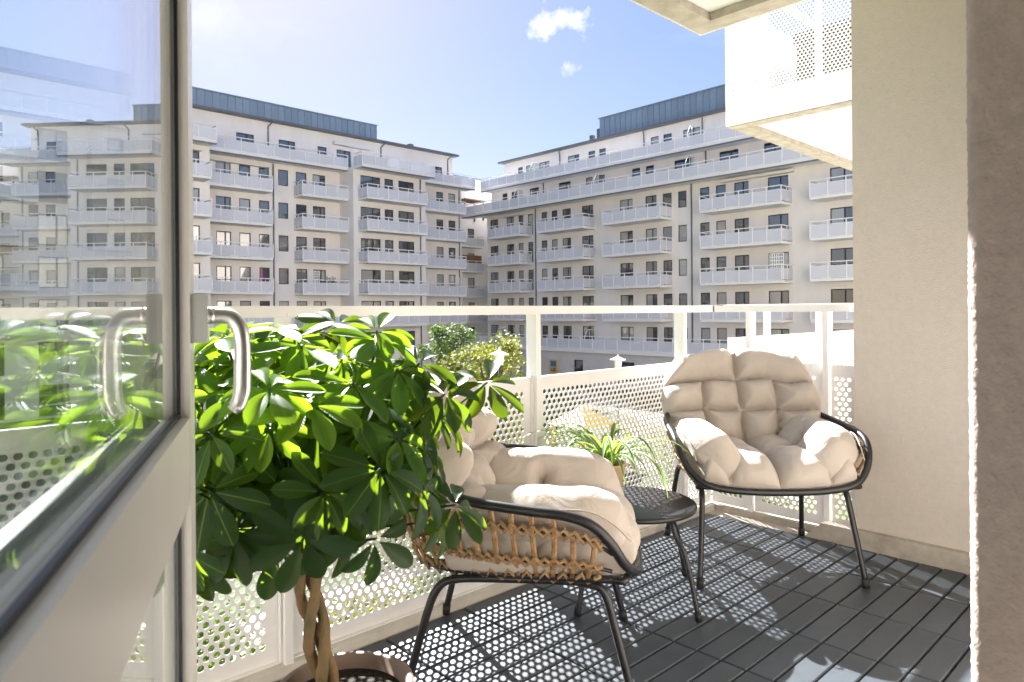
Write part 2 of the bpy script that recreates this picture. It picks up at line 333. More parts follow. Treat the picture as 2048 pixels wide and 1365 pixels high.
# deck tiles: four slats each
PL, PW = .34, .0861
pm = MB().cbox(.003, PL-.003, .0035, PW-.0035, -.022, 0, .003).mesh('plank', deck_grey)
for i in range(11):
    for j in range(20):
        o = link('plank', pm, floor, (3.308-PL*(i+1), 1.986-PW*(j+1), random.uniform(-.0008,.0004)))

# ------------------------------------------------------------------ perforated sheets
def perf_sheet(w, h, mx=.03, mt=.055, mb=.045, px=.030, pz=.0238, hr=.0098, th=.002, n=12, solid=True):
    """sheet in local x (along), z (up); thickness along y"""
    nc = max(1, int((w-2*mx)/px)); nr = max(1, int((h-mt-mb)/pz))
    x0 = (w-nc*px)/2; z0 = mb + (h-mt-mb-nr*pz)/2
    ang = sorted(set([round(2*math.pi*k/n, 6) for k in range(n)] + [round(a, 6) for a in (math.atan2(pz,px), math.pi-math.atan2(pz,px), math.pi+math.atan2(pz,px), 2*math.pi-math.atan2(pz,px))]))
    A = np.array(ang); m = len(A); ca, sa = np.cos(A), np.sin(A)
    t = np.minimum((px/2)/np.maximum(np.abs(ca),1e-9), (pz/2)/np.maximum(np.abs(sa),1e-9))
    inner = np.stack([ca*hr, sa*hr], 1); outer = np.stack([ca*t, sa*t], 1)
    cs = []
    half = []
    for r in range(nr):
        zc = z0+pz*(r+.5)
        if r % 2 == 0: cs += [(x0+px*(k+.5), zc) for k in range(nc)]
        else:
            cs += [(x0+px*(k+1), zc) for k in range(nc-1)]
            half += [(x0, x0+px/2, zc-pz/2, zc+pz/2), (x0+px*(nc-.5), x0+px*nc, zc-pz/2, zc+pz/2)]
    C = np.array(cs); K = len(C)
    lay = []
    ys = (-th/2, th/2) if solid else (0.,)
    for y in ys:
        for ring in (inner, outer):
            xy = C[:,None,:]+ring[None]
            lay.append(np.stack([xy[...,0], np.full((K,m), y), xy[...,1]], -1).reshape(-1,3))
    V = np.concatenate(lay); Km = K*m
    idx = np.arange(K)[:,None]*m+np.arange(m)[None]; nxt = np.arange(K)[:,None]*m+(np.arange(m)[None]+1)%m
    Fs = [np.stack([idx, nxt, nxt+Km, idx+Km], -1).reshape(-1,4)]
    if solid:
        Fs.append(np.stack([idx+2*Km, idx+3*Km, nxt+3*Km, nxt+2*Km], -1).reshape(-1,4)); Fs.append(np.stack([idx, idx+2*Km, nxt+2*Km, nxt], -1).reshape(-1,4))
    Fa = np.concatenate(Fs); vl = V.tolist(); flist = Fa.tolist()
    x1, z1 = x0+nc*px, z0+nr*pz
    mb_ = MB(); mb_.v = vl; mb_.f = flist; mb_.sm = [False]*len(flist)
    for (a, b, c, d) in [(0,w,0,z0),(0,w,z1,h),(0,x0,z0,z1),(x1,w,z0,z1)]+half: mb_.box(a, b, -th/2, th/2, c, d)
    return mb_

PY = 2.03; PZ0, PZ1 = .032, .826
posts = [-.16-1.095, -.16, .937, 2.031, 3.128]
rail = empty('balcony_railing', (0, PY, 0)); tag(rail, 'white metal railing with perforated panels along the edge of the near balcony', 'railing')
pm_post = MB().box(-.013, .013, -.034, .026, .028, 1.088).mesh('post', white_paint)
for x in posts: link('post', pm_post, rail, (x, 0, 0))
SXP = 3.43
for y in (1.79, 1.39): link('post', pm_post, rail, (SXP, y-PY, 0), R(90))
MB().box(-2.0, SXP+.03, -.04, .03, 1.086, 1.121).build('top_rail', white_paint, rail)
sr = MB().box(SXP-.035, SXP+.03, 1.27-PY, -.043, 1.085, 1.120); sr.box(SXP-.012, SXP+.012, SY-PY, 1.27-PY, 1.092, 1.102); sr.build('top_rail', white_paint, rail)
pw = 1.095-.034; ph = PZ1-PZ0
big = perf_sheet(pw, ph, n=16).mesh('perforated_panel', panel_paint)
for x in posts[:-1]: link('perforated_panel', big, rail, (x+.017, 0, PZ0))
perf_sheet(SXP-.006-(3.128+.017), ph, n=16).build('perforated_panel', panel_paint, rail).location = (3.128+.017, 0, PZ0)
for (ya, yb) in [(2.024, 1.807), (1.773, 1.407), (1.373, 1.262)]:
    o = perf_sheet(ya-yb, ph, mx=.03 if ya-yb > .15 else .008, n=16).build('perforated_panel', panel_paint, rail); o.location = (SXP, ya-PY, PZ0); o.rotation_euler = (0,0,R(-90))
# folded frame edges of the sheets and screws
fr = MB()
for x in posts[:-1]:
    a, b = x+.016, x+1.095-.016
    for (p, q, r_, s_) in [(a,b,PZ1-.004,PZ1),(a,b,PZ0,PZ0+.004)]: fr.box(p, q, -.018, -.0015, r_, s_)
    fr.box(a, a+.003, -.018, -.0015, PZ0+.004, PZ1-.004); fr.box(b-.003, b, -.018, -.0015, PZ0+.004, PZ1-.004)
fr.build('sheet_edge', white_paint, rail)
jn = MB(); jn.box(SXP-.0385, SXP-.0355, -.047, -.0435, 1.0855, 1.1215); jn.build('rail_joint', mat('rust', (.22,.09,.03), .8, noise_amt=.5, noise_scale=90), rail)
sc_m = MB().lathe([(0,.0),(.004,.0),(.005,-.003)], n=10).mesh('screw', steel)
for x in posts:
    o = link('screw', sc_m, rail, (x, -.0405, 1.095)); o.rotation_euler = (R(90), 0, 0)

# ------------------------------------------------------------------ balconies of the same house
def own_balcony(root, x0, x1, y0, y1, z, sheets=True, rail_top=True, side=True):
    MB().box(x0, x1, y0, y1, z-.20, z-.0).build('slab', soffit_white, root)
    b = MB(); w = .13; b.box(x0, x1, y1-w, y1, z-.245, z-.203); b.box(x0, x0+w, y0, y1-w-.002, z-.246, z-.203); b.box(x1-w, x1, y0, y1-w-.002, z-.246, z-.203); b.build('soffit_border', concrete, root)
    if sheets:
        o = perf_sheet(y1-y0, 1.08, mt=.03, mb=.22, n=8, solid=False).build('perforated_panel', panel_paint, root); o.location = (x0-.01, y1+.005, z-.24); o.rotation_euler = (0,0,R(-90))
        o = perf_sheet(x1-x0, 1.08, mt=.03, mb=.22, n=8, solid=False).build('perforated_panel', panel_paint, root); o.location = (x0-.01, y1+.006, z-.24)
    if rail_top:
        MB().box(x0-.03, x1, y1-.03, y1+.03, z+1.085, z+1.12).build('top_rail', white_paint, root)
        MB().box(x0-.03, x0+.03, y0, y1-.032, z+1.084, z+1.119).build('top_rail', white_paint, root)
        pmn = MB().box(-.02, .02, -.02, .02, 0, 1.085).mesh('post', white_paint)
        for q in (.32, .75, 1.25): link('post', pmn, root, (x0+.035, y1-q, z))
        for q in (.6, 1.7, 2.8): link('post', pmn, root, (x0+q, y1-.035, z))
ub = empty('upper_balcony', (3.45, 2.08, 2.9)); UBT = ub.matrix_basis.inverted()
def local_root(name, loc):
    o = empty(name, loc); return o
ub.location = (0,0,0); tag(ub, 'underside of the balcony directly overhead with a concrete edge, at the top', 'balcony')
own_balcony(ub, -3.0, 3.45, FY, 2.08, 2.90, sheets=False, rail_top=False)
fs_ = MB(); fs_.box(-3.0, 3.462, 2.083, 2.095, 2.655, 2.95); fs_.box(3.453, 3.465, FY, 2.08, 2.656, 2.95); fs_.build('fascia', ledge_paint, ub)
nb = empty('upper_neighbour_balcony'); tag(nb, 'white perforated balcony hanging high beside the cream wall, seen from below', 'balcony')
own_balcony(nb, 5.28, 9.0, SY, 2.95, 2.87)
nl = empty('lower_neighbour_balcony'); tag(nl, 'neighbouring white perforated balcony behind the backrest of the facing chair', 'balcony')
own_balcony(nl, 5.28, 9.0, SY, 2.95, .02)

bxo = empty('storage_box', (6.6, 2.35, 2.88)); tag(bxo, 'dark box on the high neighbouring balcony, glimpsed through its perforated panel', 'box')
MB().box(-.55,.55,-.35,.35,0,.58).build('body', pipe_m_ := mat('dark_plastic', (.05,.045,.04), .6), bxo); MB().box(-.57,.57,-.37,.37,.58,.66).build('lid', pipe_m_, bxo)
# ------------------------------------------------------------------ far apartment blocks
def wall_mesh(mbu, x0, x1, z0, z1, y, ops, depth=.16):
    xs = sorted(set([x0, x1]+[v for o in ops for v in o[:2] if x0 < v < x1])); zs = sorted(set([z0, z1]+[v for o in ops for v in o[2:4] if z0 < v < z1]))
    for i in range(len(xs)-1):
        run = None
        for j in range(len(zs)-1):
            cx, cz = (xs[i]+xs[i+1])/2, (zs[j]+zs[j+1])/2
            if any(o[0] < cx < o[1] and o[2] < cz < o[3] for o in ops): continue
            mbu.add([(xs[i],y,zs[j]),(xs[i+1],y,zs[j]),(xs[i+1],y,zs[j+1]),(xs[i],y,zs[j+1])], [(0,1,2,3)])
    for (a, b, c, d) in [o[:4] for o in ops]:
        mbu.add([(a,y,c),(b,y,c),(b,y,d),(a,y,d),(a,y+depth,c),(b,y+depth,c),(b,y+depth,d),(a,y+depth,d)], [(0,1,5,4),(1,2,6,5),(2,3,7,6),(3,0,4,7)])
wcache = {}
def window(root, x0, x1, z0, z1, y, mull=()):
    w, h = round(x1-x0, 2), round(z1-z0, 2); key = (w, h, mull)
    if key not in wcache:
        f = MB(); b = .07
        f.box(0, w, .05, .11, 0, b); f.box(0, w, .05, .11, h-b, h); f.box(0, b, .05, .11, b, h-b); f.box(w-b, w, .05, .11, b, h-b)
        edges = [b]
        for m_ in mull: f.box(w*m_-.05, w*m_+.05, .05, .11, b, h-b); edges += [w*m_-.05, w*m_+.05]
        edges.append(w-b)
        ps = []
        for k in range(0, len(edges), 2):
            p = MB().box(edges[k], edges[k+1], .075, .085, b, h-b); ps.append(p)
        wcache[key] = (f.mesh('window', frame_dark), [[p.mesh('pane', m_) for m_ in panes] for p in ps])
    f, ps = wcache[key]
    o = link('window', f, root, (x0, y, z0)); r = random.random()
    for k, p in enumerate(ps):
        idx = 0 if r < .34 else 1 if r < .62 else 2 if r < .86 else 3
        if k and random.random() < .5: idx = random.choice((0, 1))
        link('pane', p[idx], o, (0, 0, 0))
    return o
bcache = {}
def boxmesh(name, m_, *d):
    key = (name, m_.name)+tuple(round(v, 3) for v in d)
    if key not in bcache: bcache[key] = MB().box(*d).mesh(name, m_)
    return bcache[key]
def balcony(root, x0, x1, y, z, depth=1.6, sides=(True, True), thick=.2, name='balcony', bay=1.15):
    w = x1-x0
    s = link(name, boxmesh(name, slab_white, 0, w, -depth, 0, 0, thick), root, (x0, y, z))
    r = MB(); t = .03; hz = 1.33
    r.box(-t, w+t, -depth-t, -depth+t, hz-.06, hz); r.box(0, w, -depth-.01, -depth+.015, 1.02, 1.05); r.box(0, w, -depth-.01, -depth+.015, thick+.02, thick+.05)
    n = max(2, round(w/bay))
    for k in range(n+1): r.box(w*k/n-.028, w*k/n+.028, -depth-.03, -depth+.02, thick, hz-.06)
    for sd, xx in zip(sides, (0, w)):
        if sd:
            r.box(xx-t, xx+t, -depth+t, 0, hz-.058, hz-.002); r.box(xx-.02, xx+.02, -.05, -.01, thick, hz-.06); r.box(xx-.012, xx+.012, -depth+.03, 0, 1.02, 1.05)
            m_ = 2 if depth > 1.4 else 1
            if m_ == 2: r.box(xx-.02, xx+.02, -depth/2-.02, -depth/2+.02, thick, hz-.06)
    r.build('railing', rail_white, s)
    if name == 'terrace': link('drip_edge', boxmesh('drip_edge', pipe_m, 0, w, -depth+.01, -depth+.12, -.10, -.002), s, (0, 0, 0))
    for k in range(n): link('panel', boxmesh('panel', panel_far, .03, w/n-.03, -.006, .006, 0, .80), s, (w*k/n, -depth+.001, thick+.04))
    for sd, xx in zip(sides, (0, w)):
        if sd: link('panel', boxmesh('panel', panel_far, -.006, .006, .03, depth-.05, 0, .80), s, (xx, -depth, thick+.04))
    return s
def downpipe(root, x, y, z0, z1, kink=True):
    p = [(x, y-.08, z0), (x, y-.08, z1-.9), (x, y-.08, z1-.45), (x+.22, y-.45, z1-.1), (x+.22, y-.45, z1)] if kink else [(x, y-.08, z0), (x, y-.08, z1)]
    MB().tube(p, .06, 8).build('downpipe', pipe_m, root)
def roof_edge(root, x0, x1, y, z):
    m_ = MB(); m_.box(x0, x1, y-.55, y+.3, z, z+.10); m_.box(x0, x1, y-.66, y-.56, z+.02, z+.16); m_.build('gutter', pipe_m, root)
def metal_band(root, x0, x1, y, z0, z1, yb=4.0):
    n = round((x1-x0)/.62); w = (x1-x0)/n
    me = MB().box(.012, w-.012, 0, .05, 0, z1-z0).box(w-.025, w+.025, -.05, .0, 0, z1-z0).mesh('roof_panel', zinc)
    for k in range(n): link('roof_panel', me, root, (x0+w*k, y, z0))
    c = MB(); c.box(x0-.1, x1+.1, y-.12, y+yb, z1, z1+.09); c.box(x0, x1, y+.06, y+yb, z0, z1); c.build('roof_cap', zinc, root)

# ---- block facing us across the courtyard (left)
lb = empty('apartment_block', (0, 56.0, -.19))
tag(lb, 'long cream apartment block with projecting bays, half hidden by the open door', 'building')
FLOORS = [-5.6, -2.8, 0, 2.8, 5.6, 8.4, 11.2]
main_w = [(20.42,21.61,'d2'),(22.28,23.2,'d'),(23.92,24.81,'w'),(25.6,26.49,'w'),(27.19,28.18,'d'),(28.77,29.97,'d2')]
bay_w = [(32.12,34.17,'d2'),(34.62,35.55,'d'),(36.12,37.87,'d2')]
c_w = [(42.32,43.2,'d'),(43.87,44.77,'d'),(40.2,40.7,'w')]
bay0_w = [(15.2,17.2,'d2'),(17.6,18.35,'d'),(12.2,13.3,'w'),(8.2,9.9,'d2'),(5.5,6.4,'d'),(2.5,3.4,'w'),(-1.5,.2,'d2')]
def fill(root, spec, y, floors, ops):
    for z in floors:
        for (a, b, k) in spec:
            z0, z1 = (z+.25, z+2.3) if k[0] == 'd' else (z+.94, z+2.3)
            if z < -5: z0 = max(z0, GZ+.3)
            ops.append((a, b, z0, z1)); window(root, a, b, z0, z1, y, (.62,) if k == 'd2' else ())
def add_wall(root, x0, x1, z0, z1, y, spec, floors, m_, name='wall', extra=()):
    ops = []; fill(root, spec, y, floors, ops)
    for (a, b, c, d, mu) in extra: ops.append((a, b, c, d)); window(root, a, b, c, d, y, mu)
    w = MB(); wall_mesh(w, x0, x1, z0, z1, y, ops); return w.build(name, m_, root)
add_wall(lb, 19.0, 31.4, GZ, 14.0, 0, main_w, FLOORS, facade)
add_wall(lb, 31.4, 39.2, GZ, 14.0, -2.4, bay_w, FLOORS, facade)
add_wall(lb, 39.2, 45.6, GZ, 14.0, 0, c_w, FLOORS, facade)
add_wall(lb, -14.0, 19.1, GZ, 14.0, -2.4, bay0_w, FLOORS, facade)
sd_ = MB()
for x in (31.4, 39.2, 19.1, -14.0): sd_.add([(x,-2.4,GZ),(x,.0,GZ),(x,.0,14),(x,-2.4,14)], [(0,1,2,3)])
sd_.add([(45.6,0,GZ),(45.6,4.5,GZ),(45.6,4.5,14),(45.6,0,14)], [(0,1,2,3)]); sd_.box(-14, 45.6, .3, 14, 13.7, 13.98); sd_.build('return_wall', facade, lb)
for z in FLOORS[2:]:
    balcony(lb, 19.15, 24.4, 0, z, sides=(False, True)); balcony(lb, 27.0, 31.36, 0, z, sides=(True, False))
    balcony(lb, 31.85, 38.25, -2.4, z); balcony(lb, 39.24, 44.9, 0, z, 1.55, sides=(False, True)); balcony(lb, 11.0, 18.65, -2.4, z); balcony(lb, 1.0, 8.0, -2.4, z)
# roof terrace and penthouse
for (a, b, y, s0) in [(19.15, 31.38, 0, (False, False)), (31.42, 39.2, -2.4, (True, True)), (39.24, 46.2, 0, (False, True)), (-14, 19.1, -2.4, (True, True))]:
    balcony(lb, a, b, y, 13.95, 1.5, s0, .22, 'terrace', 1.3)
tf = MB(); tf.box(31.42, 39.2, -2.38, 0, 13.96, 14.15); tf.build('terrace_floor', slab_white, lb)
PHY = 1.3
ph_w = [(22.58,24.08,14.9,16.4,(.6,)),(26.28,27.79,14.6,16.4,(.6,)),(29.94,30.83,14.6,16.4,()),(31.85,33.32,14.9,16.4,(.6,)),(37.0,37.7,15,16.4,()),(42.53,44.09,14.9,16.4,(.6,)),(17.2,18.6,14.9,16.4,(.6,)),(12.5,14,14.9,16.4,())]
add_wall(lb, -14, 45.5, 13.9, 17.7, PHY, [], [], facade, 'penthouse_wall', ph_w)
pw_ = MB(); pw_.add([(45.5,PHY,14),(45.5,9,14),(45.5,9,17.7),(45.5,PHY,17.7)], [(0,1,2,3)]); pw_.box(-14, 45.9, PHY-.3, 12, 17.82, 17.98); pw_.build('roof', pipe_m, lb)
roof_edge(lb, -14, 45.9, PHY, 17.7); metal_band(lb, -13.9, 36.2, PHY+.1, 17.85, 19.35)
for x, z0, z1, y in [(25.14, GZ, 13.9, 0), (38.56, GZ, 13.9, -2.4), (45.23, GZ, 13.9, 0), (19.35, GZ, 13.9, 0)]: downpipe(lb, x, y, z0, z1, False)
for x in (25.3, 36.6, 44.8, 14.5): downpipe(lb, x, PHY, 14.1, 17.75)
# corner block set back between the two wings
add_wall(lb, 45.6, 52.5, GZ, 12.5, 4.0, [(49.75,50.7,'d'),(46.6,47.3,'w'),(48.2,48.9,'w')], FLOORS[:-1], facade, 'corner_wall')
for z in FLOORS[2:-1]: balcony(lb, 47.3, 50.9, 4.0, z, 1.5, sides=(False, True))
up_ = MB(); up_.box(45.7, 64, 5.0, 14, 11, 16.6); up_.build('corner_tower', facade, lb)
rc = MB(); rc.box(45.6, 64.2, 4.8, 14.2, 16.6, 16.75); rc.build('roof', zinc, lb)
v = MB(); v.box(47.2, 48.6, 6.2, 7.6, 16.7, 18.0); v.add([(46.8,5.8,18.0),(49.0,5.8,18.0),(49.0,8,18.0),(46.8,8,18.0),(46.8,5.8,18.35),(49.0,5.8,18.35),(49.0,8,18.35),(46.8,8,18.35),(47.3,6.3,18.7),(48.5,6.3,18.7),(48.5,7.5,18.7),(47.3,7.5,18.7)], [(0,1,5,4),(1,2,6,5),(2,3,7,6),(3,0,4,7),(4,5,9,8),(5,6,10,9),(6,7,11,10),(7,4,8,11),(8,9,10,11),(0,3,2,1)])
v.build('vent_hood', slab_white, lb)
v2 = MB(); v2.box(41.2, 41.7, 3, 3.5, 17.9, 18.75); v2.box(42.0, 43.2, 3, 4.2, 17.9, 18.35); v2.build('roof_vent', pipe_m, lb)
MB().box(-14.0, 45.5, .35, 15.0, GZ, 13.6).box(-13.8, 45.3, PHY+.3, 14.5, 13.6, 17.6).box(45.5, 64, 4.4, 15, GZ, 12.4).build('rear_volume', facade, lb)
# awnings
MB().box(31.4, 35.2, PHY-.5, PHY-.02, 16.75, 17.05).build('awning', awning_m, lb)
MB().box(19.6, 24.6, -.5, -.02, 13.42, 13.6).build('awning', awning_m, lb)
MB().box(15.0, 18.4, -2.9, -2.42, 13.45, 13.65).build('awning', awning_m, lb)

pg = empty('pergola', (48.1, 58.4, 11.3)); tag(pg, 'small brown wooden pergola on the corner roof terrace between the blocks', 'pergola')
for x, y in ((0,0),(2.6,0),(0,1.5),(2.6,1.5)): MB().box(x-.07,x+.07,y-.07,y+.07,0,2.1).build('post', wood, pg)
for k in range(8): MB().box(-.25,2.85,-.2+k*.26,-.1+k*.26,2.1,2.22).build('slat', wood, pg)
wsn = MB(); [wsn.box(k*.14, k*.14+.12, 0, .03, 0, 1.75) for k in range(20)]; o_ = wsn.build('wooden_screen', wood); o_.location = (47.9, 58.7, 5.6); tag(o_, 'brown wooden privacy screen on a recessed corner balcony', 'screen')
# ---- wing on the right, local x = -Y
rb = empty('apartment_wing', (48.8, 0, .14), R(-90))
tag(rb, 'cream apartment wing rising to the right with two stepped roof terraces', 'building')
rw_d = [(55.08,53.82,'d2'),(52.48,51.39,'d2'),(50.72,49.99,'d'),(49.34,48.6,'d'),(47.44,46.66,'d'),(46.05,45.27,'d'),(44.63,43.55,'d2'),(42.18,40.79,'d2'),(37.74,36.33,'d2'),(34.99,33.85,'d2'),(33.23,32.35,'d'),(31.74,30.93,'w'),(29.7,28.86,'d'),(28.28,27.43,'d'),(26.72,25.53,'d2'),(24.01,22.46,'d2'),(19.5,17.95,'d2'),(14.5,13.1,'d2'),(11.2,10.2,'d')]
rw = [(-a, -b, k) for a, b, k in rw_d]
add_wall(rb, -55.6, -2.0, -2.8, 11.25, 0, rw, [-2.8, 0, 2.8, 5.6, 8.4], facade_r)
for z in (0, 2.8, 5.6, 8.4):
    for a, b in [(-53.5,-48.78),(-46.37,-40.54),(-38.35,-32.31),(-28.66,-22.17),(-20.16,-14.2),(-12,-6)]: balcony(rb, a, b, 0, z, 1.75)
P1Y, P2Y = 1.5, 3.0
p1 = [(54.75,53.95),(53.31,52.5),(50.54,49.23),(46.44,44.89),(42.92,42.09),(41.44,40.62),(37.49,36.61),(35.99,35.14),(33.04,31.41),(28.8,27.16),(25.03,23.6),(19,17.5)]
p2 = [(53.84,53.09),(52.59,51.77),(50.62,49.14),(46.57,45.04),(43.85,43.01),(42.49,41.68),(36.48,35.65),(35.14,34.28),(33.11,31.48),(27.5,26),(22,20.5)]
add_wall(rb, -56.5, -2, 11.2, 14.1, P1Y, [], [], facade_r, 'setback_wall', [(-a,-b,11.9,13.65,(.6,) if a-b > 1.2 else ()) for a, b in p1])
add_wall(rb, -56.0, -2, 14.0, 17.3, P2Y, [], [], facade_r, 'setback_wall', [(-a,-b,14.75,16.55,(.6,) if a-b > 1.2 else ()) for a, b in p2])
for x0, x1, y, z in [(-58.5,-2,0,11.15),(-56.5,-2,P1Y,13.95)]: balcony(rb, x0, x1, y, z, 1.55, (True, False), .24, 'terrace', 1.35)
ft = MB(); ft.box(-57, -2, 0, P1Y, 11.2, 11.38); ft.box(-56.5, -2, P1Y, P2Y, 14.0, 14.18); ft.add([(-56.5,P1Y,11.2),(-56.5,9,11.2),(-56.5,9,14.1),(-56.5,P1Y,14.1)], [(0,1,2,3)]); ft.add([(-56,P2Y,14),(-56,9,14),(-56,9,17.3),(-56,P2Y,17.3)], [(0,1,2,3)])
ft.build('terrace_floor', slab_white, rb); MB().add([(-55.6,0,-2.8),(-55.6,9,-2.8),(-55.6,9,11.2),(-55.6,0,11.2)], [(0,1,2,3)]).build('end_wall', facade_r, rb)
roof_edge(rb, -56.4, -2, P2Y, 17.3); MB().box(-56.4, -2, P2Y-.3, 12, 17.41, 17.55).build('roof', pipe_m, rb)
metal_band(rb, -42.3, -3, P2Y-.15, 17.5, 19.4)
MB().box(-55.5, -2.2, .35, 13, -2.8, 11.0).box(-56.3,-2.2,P1Y+.3,13,11,13.9).box(-55.8,-2.2,P2Y+.3,13,13.9,17.3).build('rear_volume', facade_r, rb)
MB().box(-43.1,-42.6,P2Y+.4,P2Y+.9,17.5,18.7).box(-44.2,-43.8,P2Y+.6,P2Y+1,17.5,18.3).build('roof_vent', pipe_m, rb)
for x in (-48.19, -30.43, -9): downpipe(rb, x, 0, -2.8, 11.15, False)
for x, y, z0, z1 in [(-47.6,P2Y,14.2,17.3),(-37.2,P2Y,14.2,17.3),(-31.2,P2Y,14.2,17.3),(-48.5,P1Y,11.4,14),(-30,P1Y,11.4,14)]: downpipe(rb, x, y, z0, z1, z1 > 15)
# glass wind screens on the terraces
for x, y, z in [(-49.2,P1Y,14.2),(-30.9,P1Y,14.2),(-50.0,0,11.4),(-39.6,0,11.4),(-30.2,0,11.4),(-51.5,-1.2,-2.6),(-46.8,-1.2,-2.6),(-39.8,-1.2,-2.6),(-30.6,-1.2,-2.6)]:
    s = MB(); s.add([(x,y-1.3,z),(x,y,z),(x,y,z+1.85),(x,y-.9,z+1.85),(x,y-1.3,z+1.2)], [(0,1,2,3,4)]); o = s.build('wind_screen', screen_glass, rb)
    f = MB(); f.tube([(x,y-1.3,z),(x,y-1.3,z+1.2),(x,y-.9,z+1.85),(x,y,z+1.85)], .03, 6); f.tube([(x,y-.65,z),(x,y-.65,z+1.85)], .02, 6); f.build('screen_frame', rail_white, o)
MB().box(-53.6,-49.2,-.5,-.02,10.72,10.88).build('awning', awning_m, rb); MB().box(-27.6,-21.9,-.5,-.02,10.8,10.98).build('awning', awning_m, rb)
# ground-floor podium with its terrace
pd = empty('podium', (46.4, 0, .14), R(-90)); tag(pd, 'grey single-storey podium with terrace railing below the apartment wing', 'building')
add_wall(pd, -62, -2, GZ, -2.75, 0, [], [], podium_m, 'wall', [(-51.07,-49.31,-4.3,-3.4,()),(-41.17,-40.1,-4.6,-3.45,()),(-36,-34.5,-5,-3.4,()),(-30,-28.4,-5,-3.4,()),(-22,-20,-5,-3.4,())])
MB().box(-62, -2, -.25, 2.4, -2.75, -2.45).build('terrace_slab', slab_white, pd)
balcony(pd, -58, -2, 0, -2.62, .15, (False, False), .18, 'terrace_railing', 1.35)
MB().tube([(-48.1,-.08,GZ),(-48.1,-.08,-2.75)], .06, 8).build('downpipe', pipe_m, pd)
bd = empty('notice_board', (46.33, 43.6, -4.75+.14), R(-90)); tag(bd, 'yellow framed notice board with a blue poster on the podium wall', 'notice board')
fb = MB(); fb.box(-.5,-.38,-.08,0,0,1.2); fb.box(.38,.5,-.08,0,0,1.2); fb.box(-.38,.38,-.08,0,1.08,1.2); fb.box(-.38,.38,-.08,0,0,.1); fb.box(-.38,.38,-.08,0,.46,.54); fb.build('frame', yellow, bd)
MB().box(-.38,.38,-.04,0,.54,1.08).build('poster', blue, bd); MB().box(-.38,.38,-.04,0,.1,.46).build('notice_panel', panes[1], bd)

# small things on the far balconies
def clump_leaves(mb_, c, r, n, size, sq=(1,1,1)):
    for _ in range(n):
        d = Vector((random.gauss(0,1), random.gauss(0,1), random.gauss(0,1))).normalized()*r*random.random()**.45
        p = Vector(c)+Vector((d.x*sq[0], d.y*sq[1], d.z*sq[2])); a = Vector((random.uniform(-1,1), random.uniform(-1,1), random.uniform(-.6,.6))).normalized(); b = a.orthogonal().normalized()
        s = size*random.uniform(.6,1.3); mb_.add([p-a*s, p+b*s*.45, p+a*s, p-b*s*.45], [(0,1,2,3)])
def far_plant(loc, n, label, w=1.0, h=.5):
    o = empty('balcony_plant', loc); tag(o, label, 'plant', 'plants on the far balconies')
    MB().lathe([(.0,0),(.16,0),(.2,.3),(.17,.3)], n=12).build('pot', terracotta, o); m_ = MB(); clump_leaves(m_, (0,0,.3+h*.5), h*.6, n, .07, (w/h if h else 1, .7, 1)); m_.build('foliage', shrub_leaf, o)
far_plant((36.2, 52.3, 11.2), 700, 'long leafy planting along the rail of the top balcony on the projecting bay', 3.0, .5)
far_plant((29.9, 54.9, 3.0), 350, 'dark leafy plant on a far balcony beside the narrow lattice screen', 1.2, .9)
par = empty('closed_parasol', (23.6, 54.9, 2.85)); tag(par, 'closed purple parasol standing on a far balcony just right of the open door', 'parasol')
MB().lathe([(.0,0),(.25,0),(.25,.06),(.02,.08)], n=14).build('base', pipe_m, par); MB().tube([(0,0,.05),(0,0,2.0)], .02, 6).build('pole', rail_white, par); MB().lathe([(.03,.75),(.13,.85),(.16,1.1),(.08,1.5),(.11,1.7),(.02,2.05)], n=12).build('canopy', purple, par)
def lattice(loc, w, h, rz, label):
    o = empty('lattice_screen', loc, rz); tag(o, label, 'screen', 'white lattice screens on the far balconies'); m_ = MB()
    for k in range(7): m_.box(w*k/6-.02, w*k/6+.02, -.02, 0, 0, h)
    for k in range(9): m_.box(0, w, 0, .02, h*k/8-.02, h*k/8+.02)
    m_.build('slats', rail_white, o)
lattice((27.7, 54.7, 2.85), .95, 1.8, 0, 'narrow white lattice screen on a far balcony of the long block'); lattice((43.6, 54.6, 2.85), 1.5, 1.7, 0, 'wide white lattice screen on the balcony next to the corner')
lattice((47.2, 23.1, 3.05), 1.0, 2.0, R(-90), 'white lattice with climbing leaves on the wing, right of the rail corner')

# ------------------------------------------------------------------ courtyard trees, shrubs, lamps
def tree(loc, h, cr, label, leaf, n, trunk_r=.12, flat=.75, seed=0, group='courtyard trees'):
    random.seed(seed); o = empty('courtyard_tree', loc); tag(o, label, 'tree', group)
    t = MB(); t.tube([(0,0,0),(.05,.03,h*.25),(-.04,.05,h*.5),(.02,0,h*.8)], [trunk_r, trunk_r*.8, trunk_r*.6, trunk_r*.2], 8)
    m_ = MB()
    for k in range(26):
        a = random.uniform(0, 2*math.pi); rr = cr*random.uniform(.25,1); z = h*random.uniform(.42,.97); rr *= math.sqrt(max(.1, 1-((z/h-.62)/.42)**2)); c = Vector((rr*math.cos(a), rr*math.sin(a), z))
        t.tube([(0,0,max(.2*h, z-.35*h)), tuple(c*.55+Vector((0,0,z*.40))), tuple(c)], [trunk_r*.4, trunk_r*.25, .012], 5)
        clump_leaves(m_, c, cr*random.uniform(.22,.42), n//26, .085, (1,1,flat))
    t.build('trunk', tree_bark, o); m_.build('crown', leaf, o); random.seed(seed+99)
tree((15.84, 18.05, GZ), 5.85, 1.55, 'yellow-green leafy courtyard tree in front of the podium', tree_leaf_y, 9000, seed=3)
tree((15.9, 20.8, GZ), 6.3, 1.6, 'pale green airy tree left of the yellow-green courtyard tree', tree_leaf, 8000, seed=5)
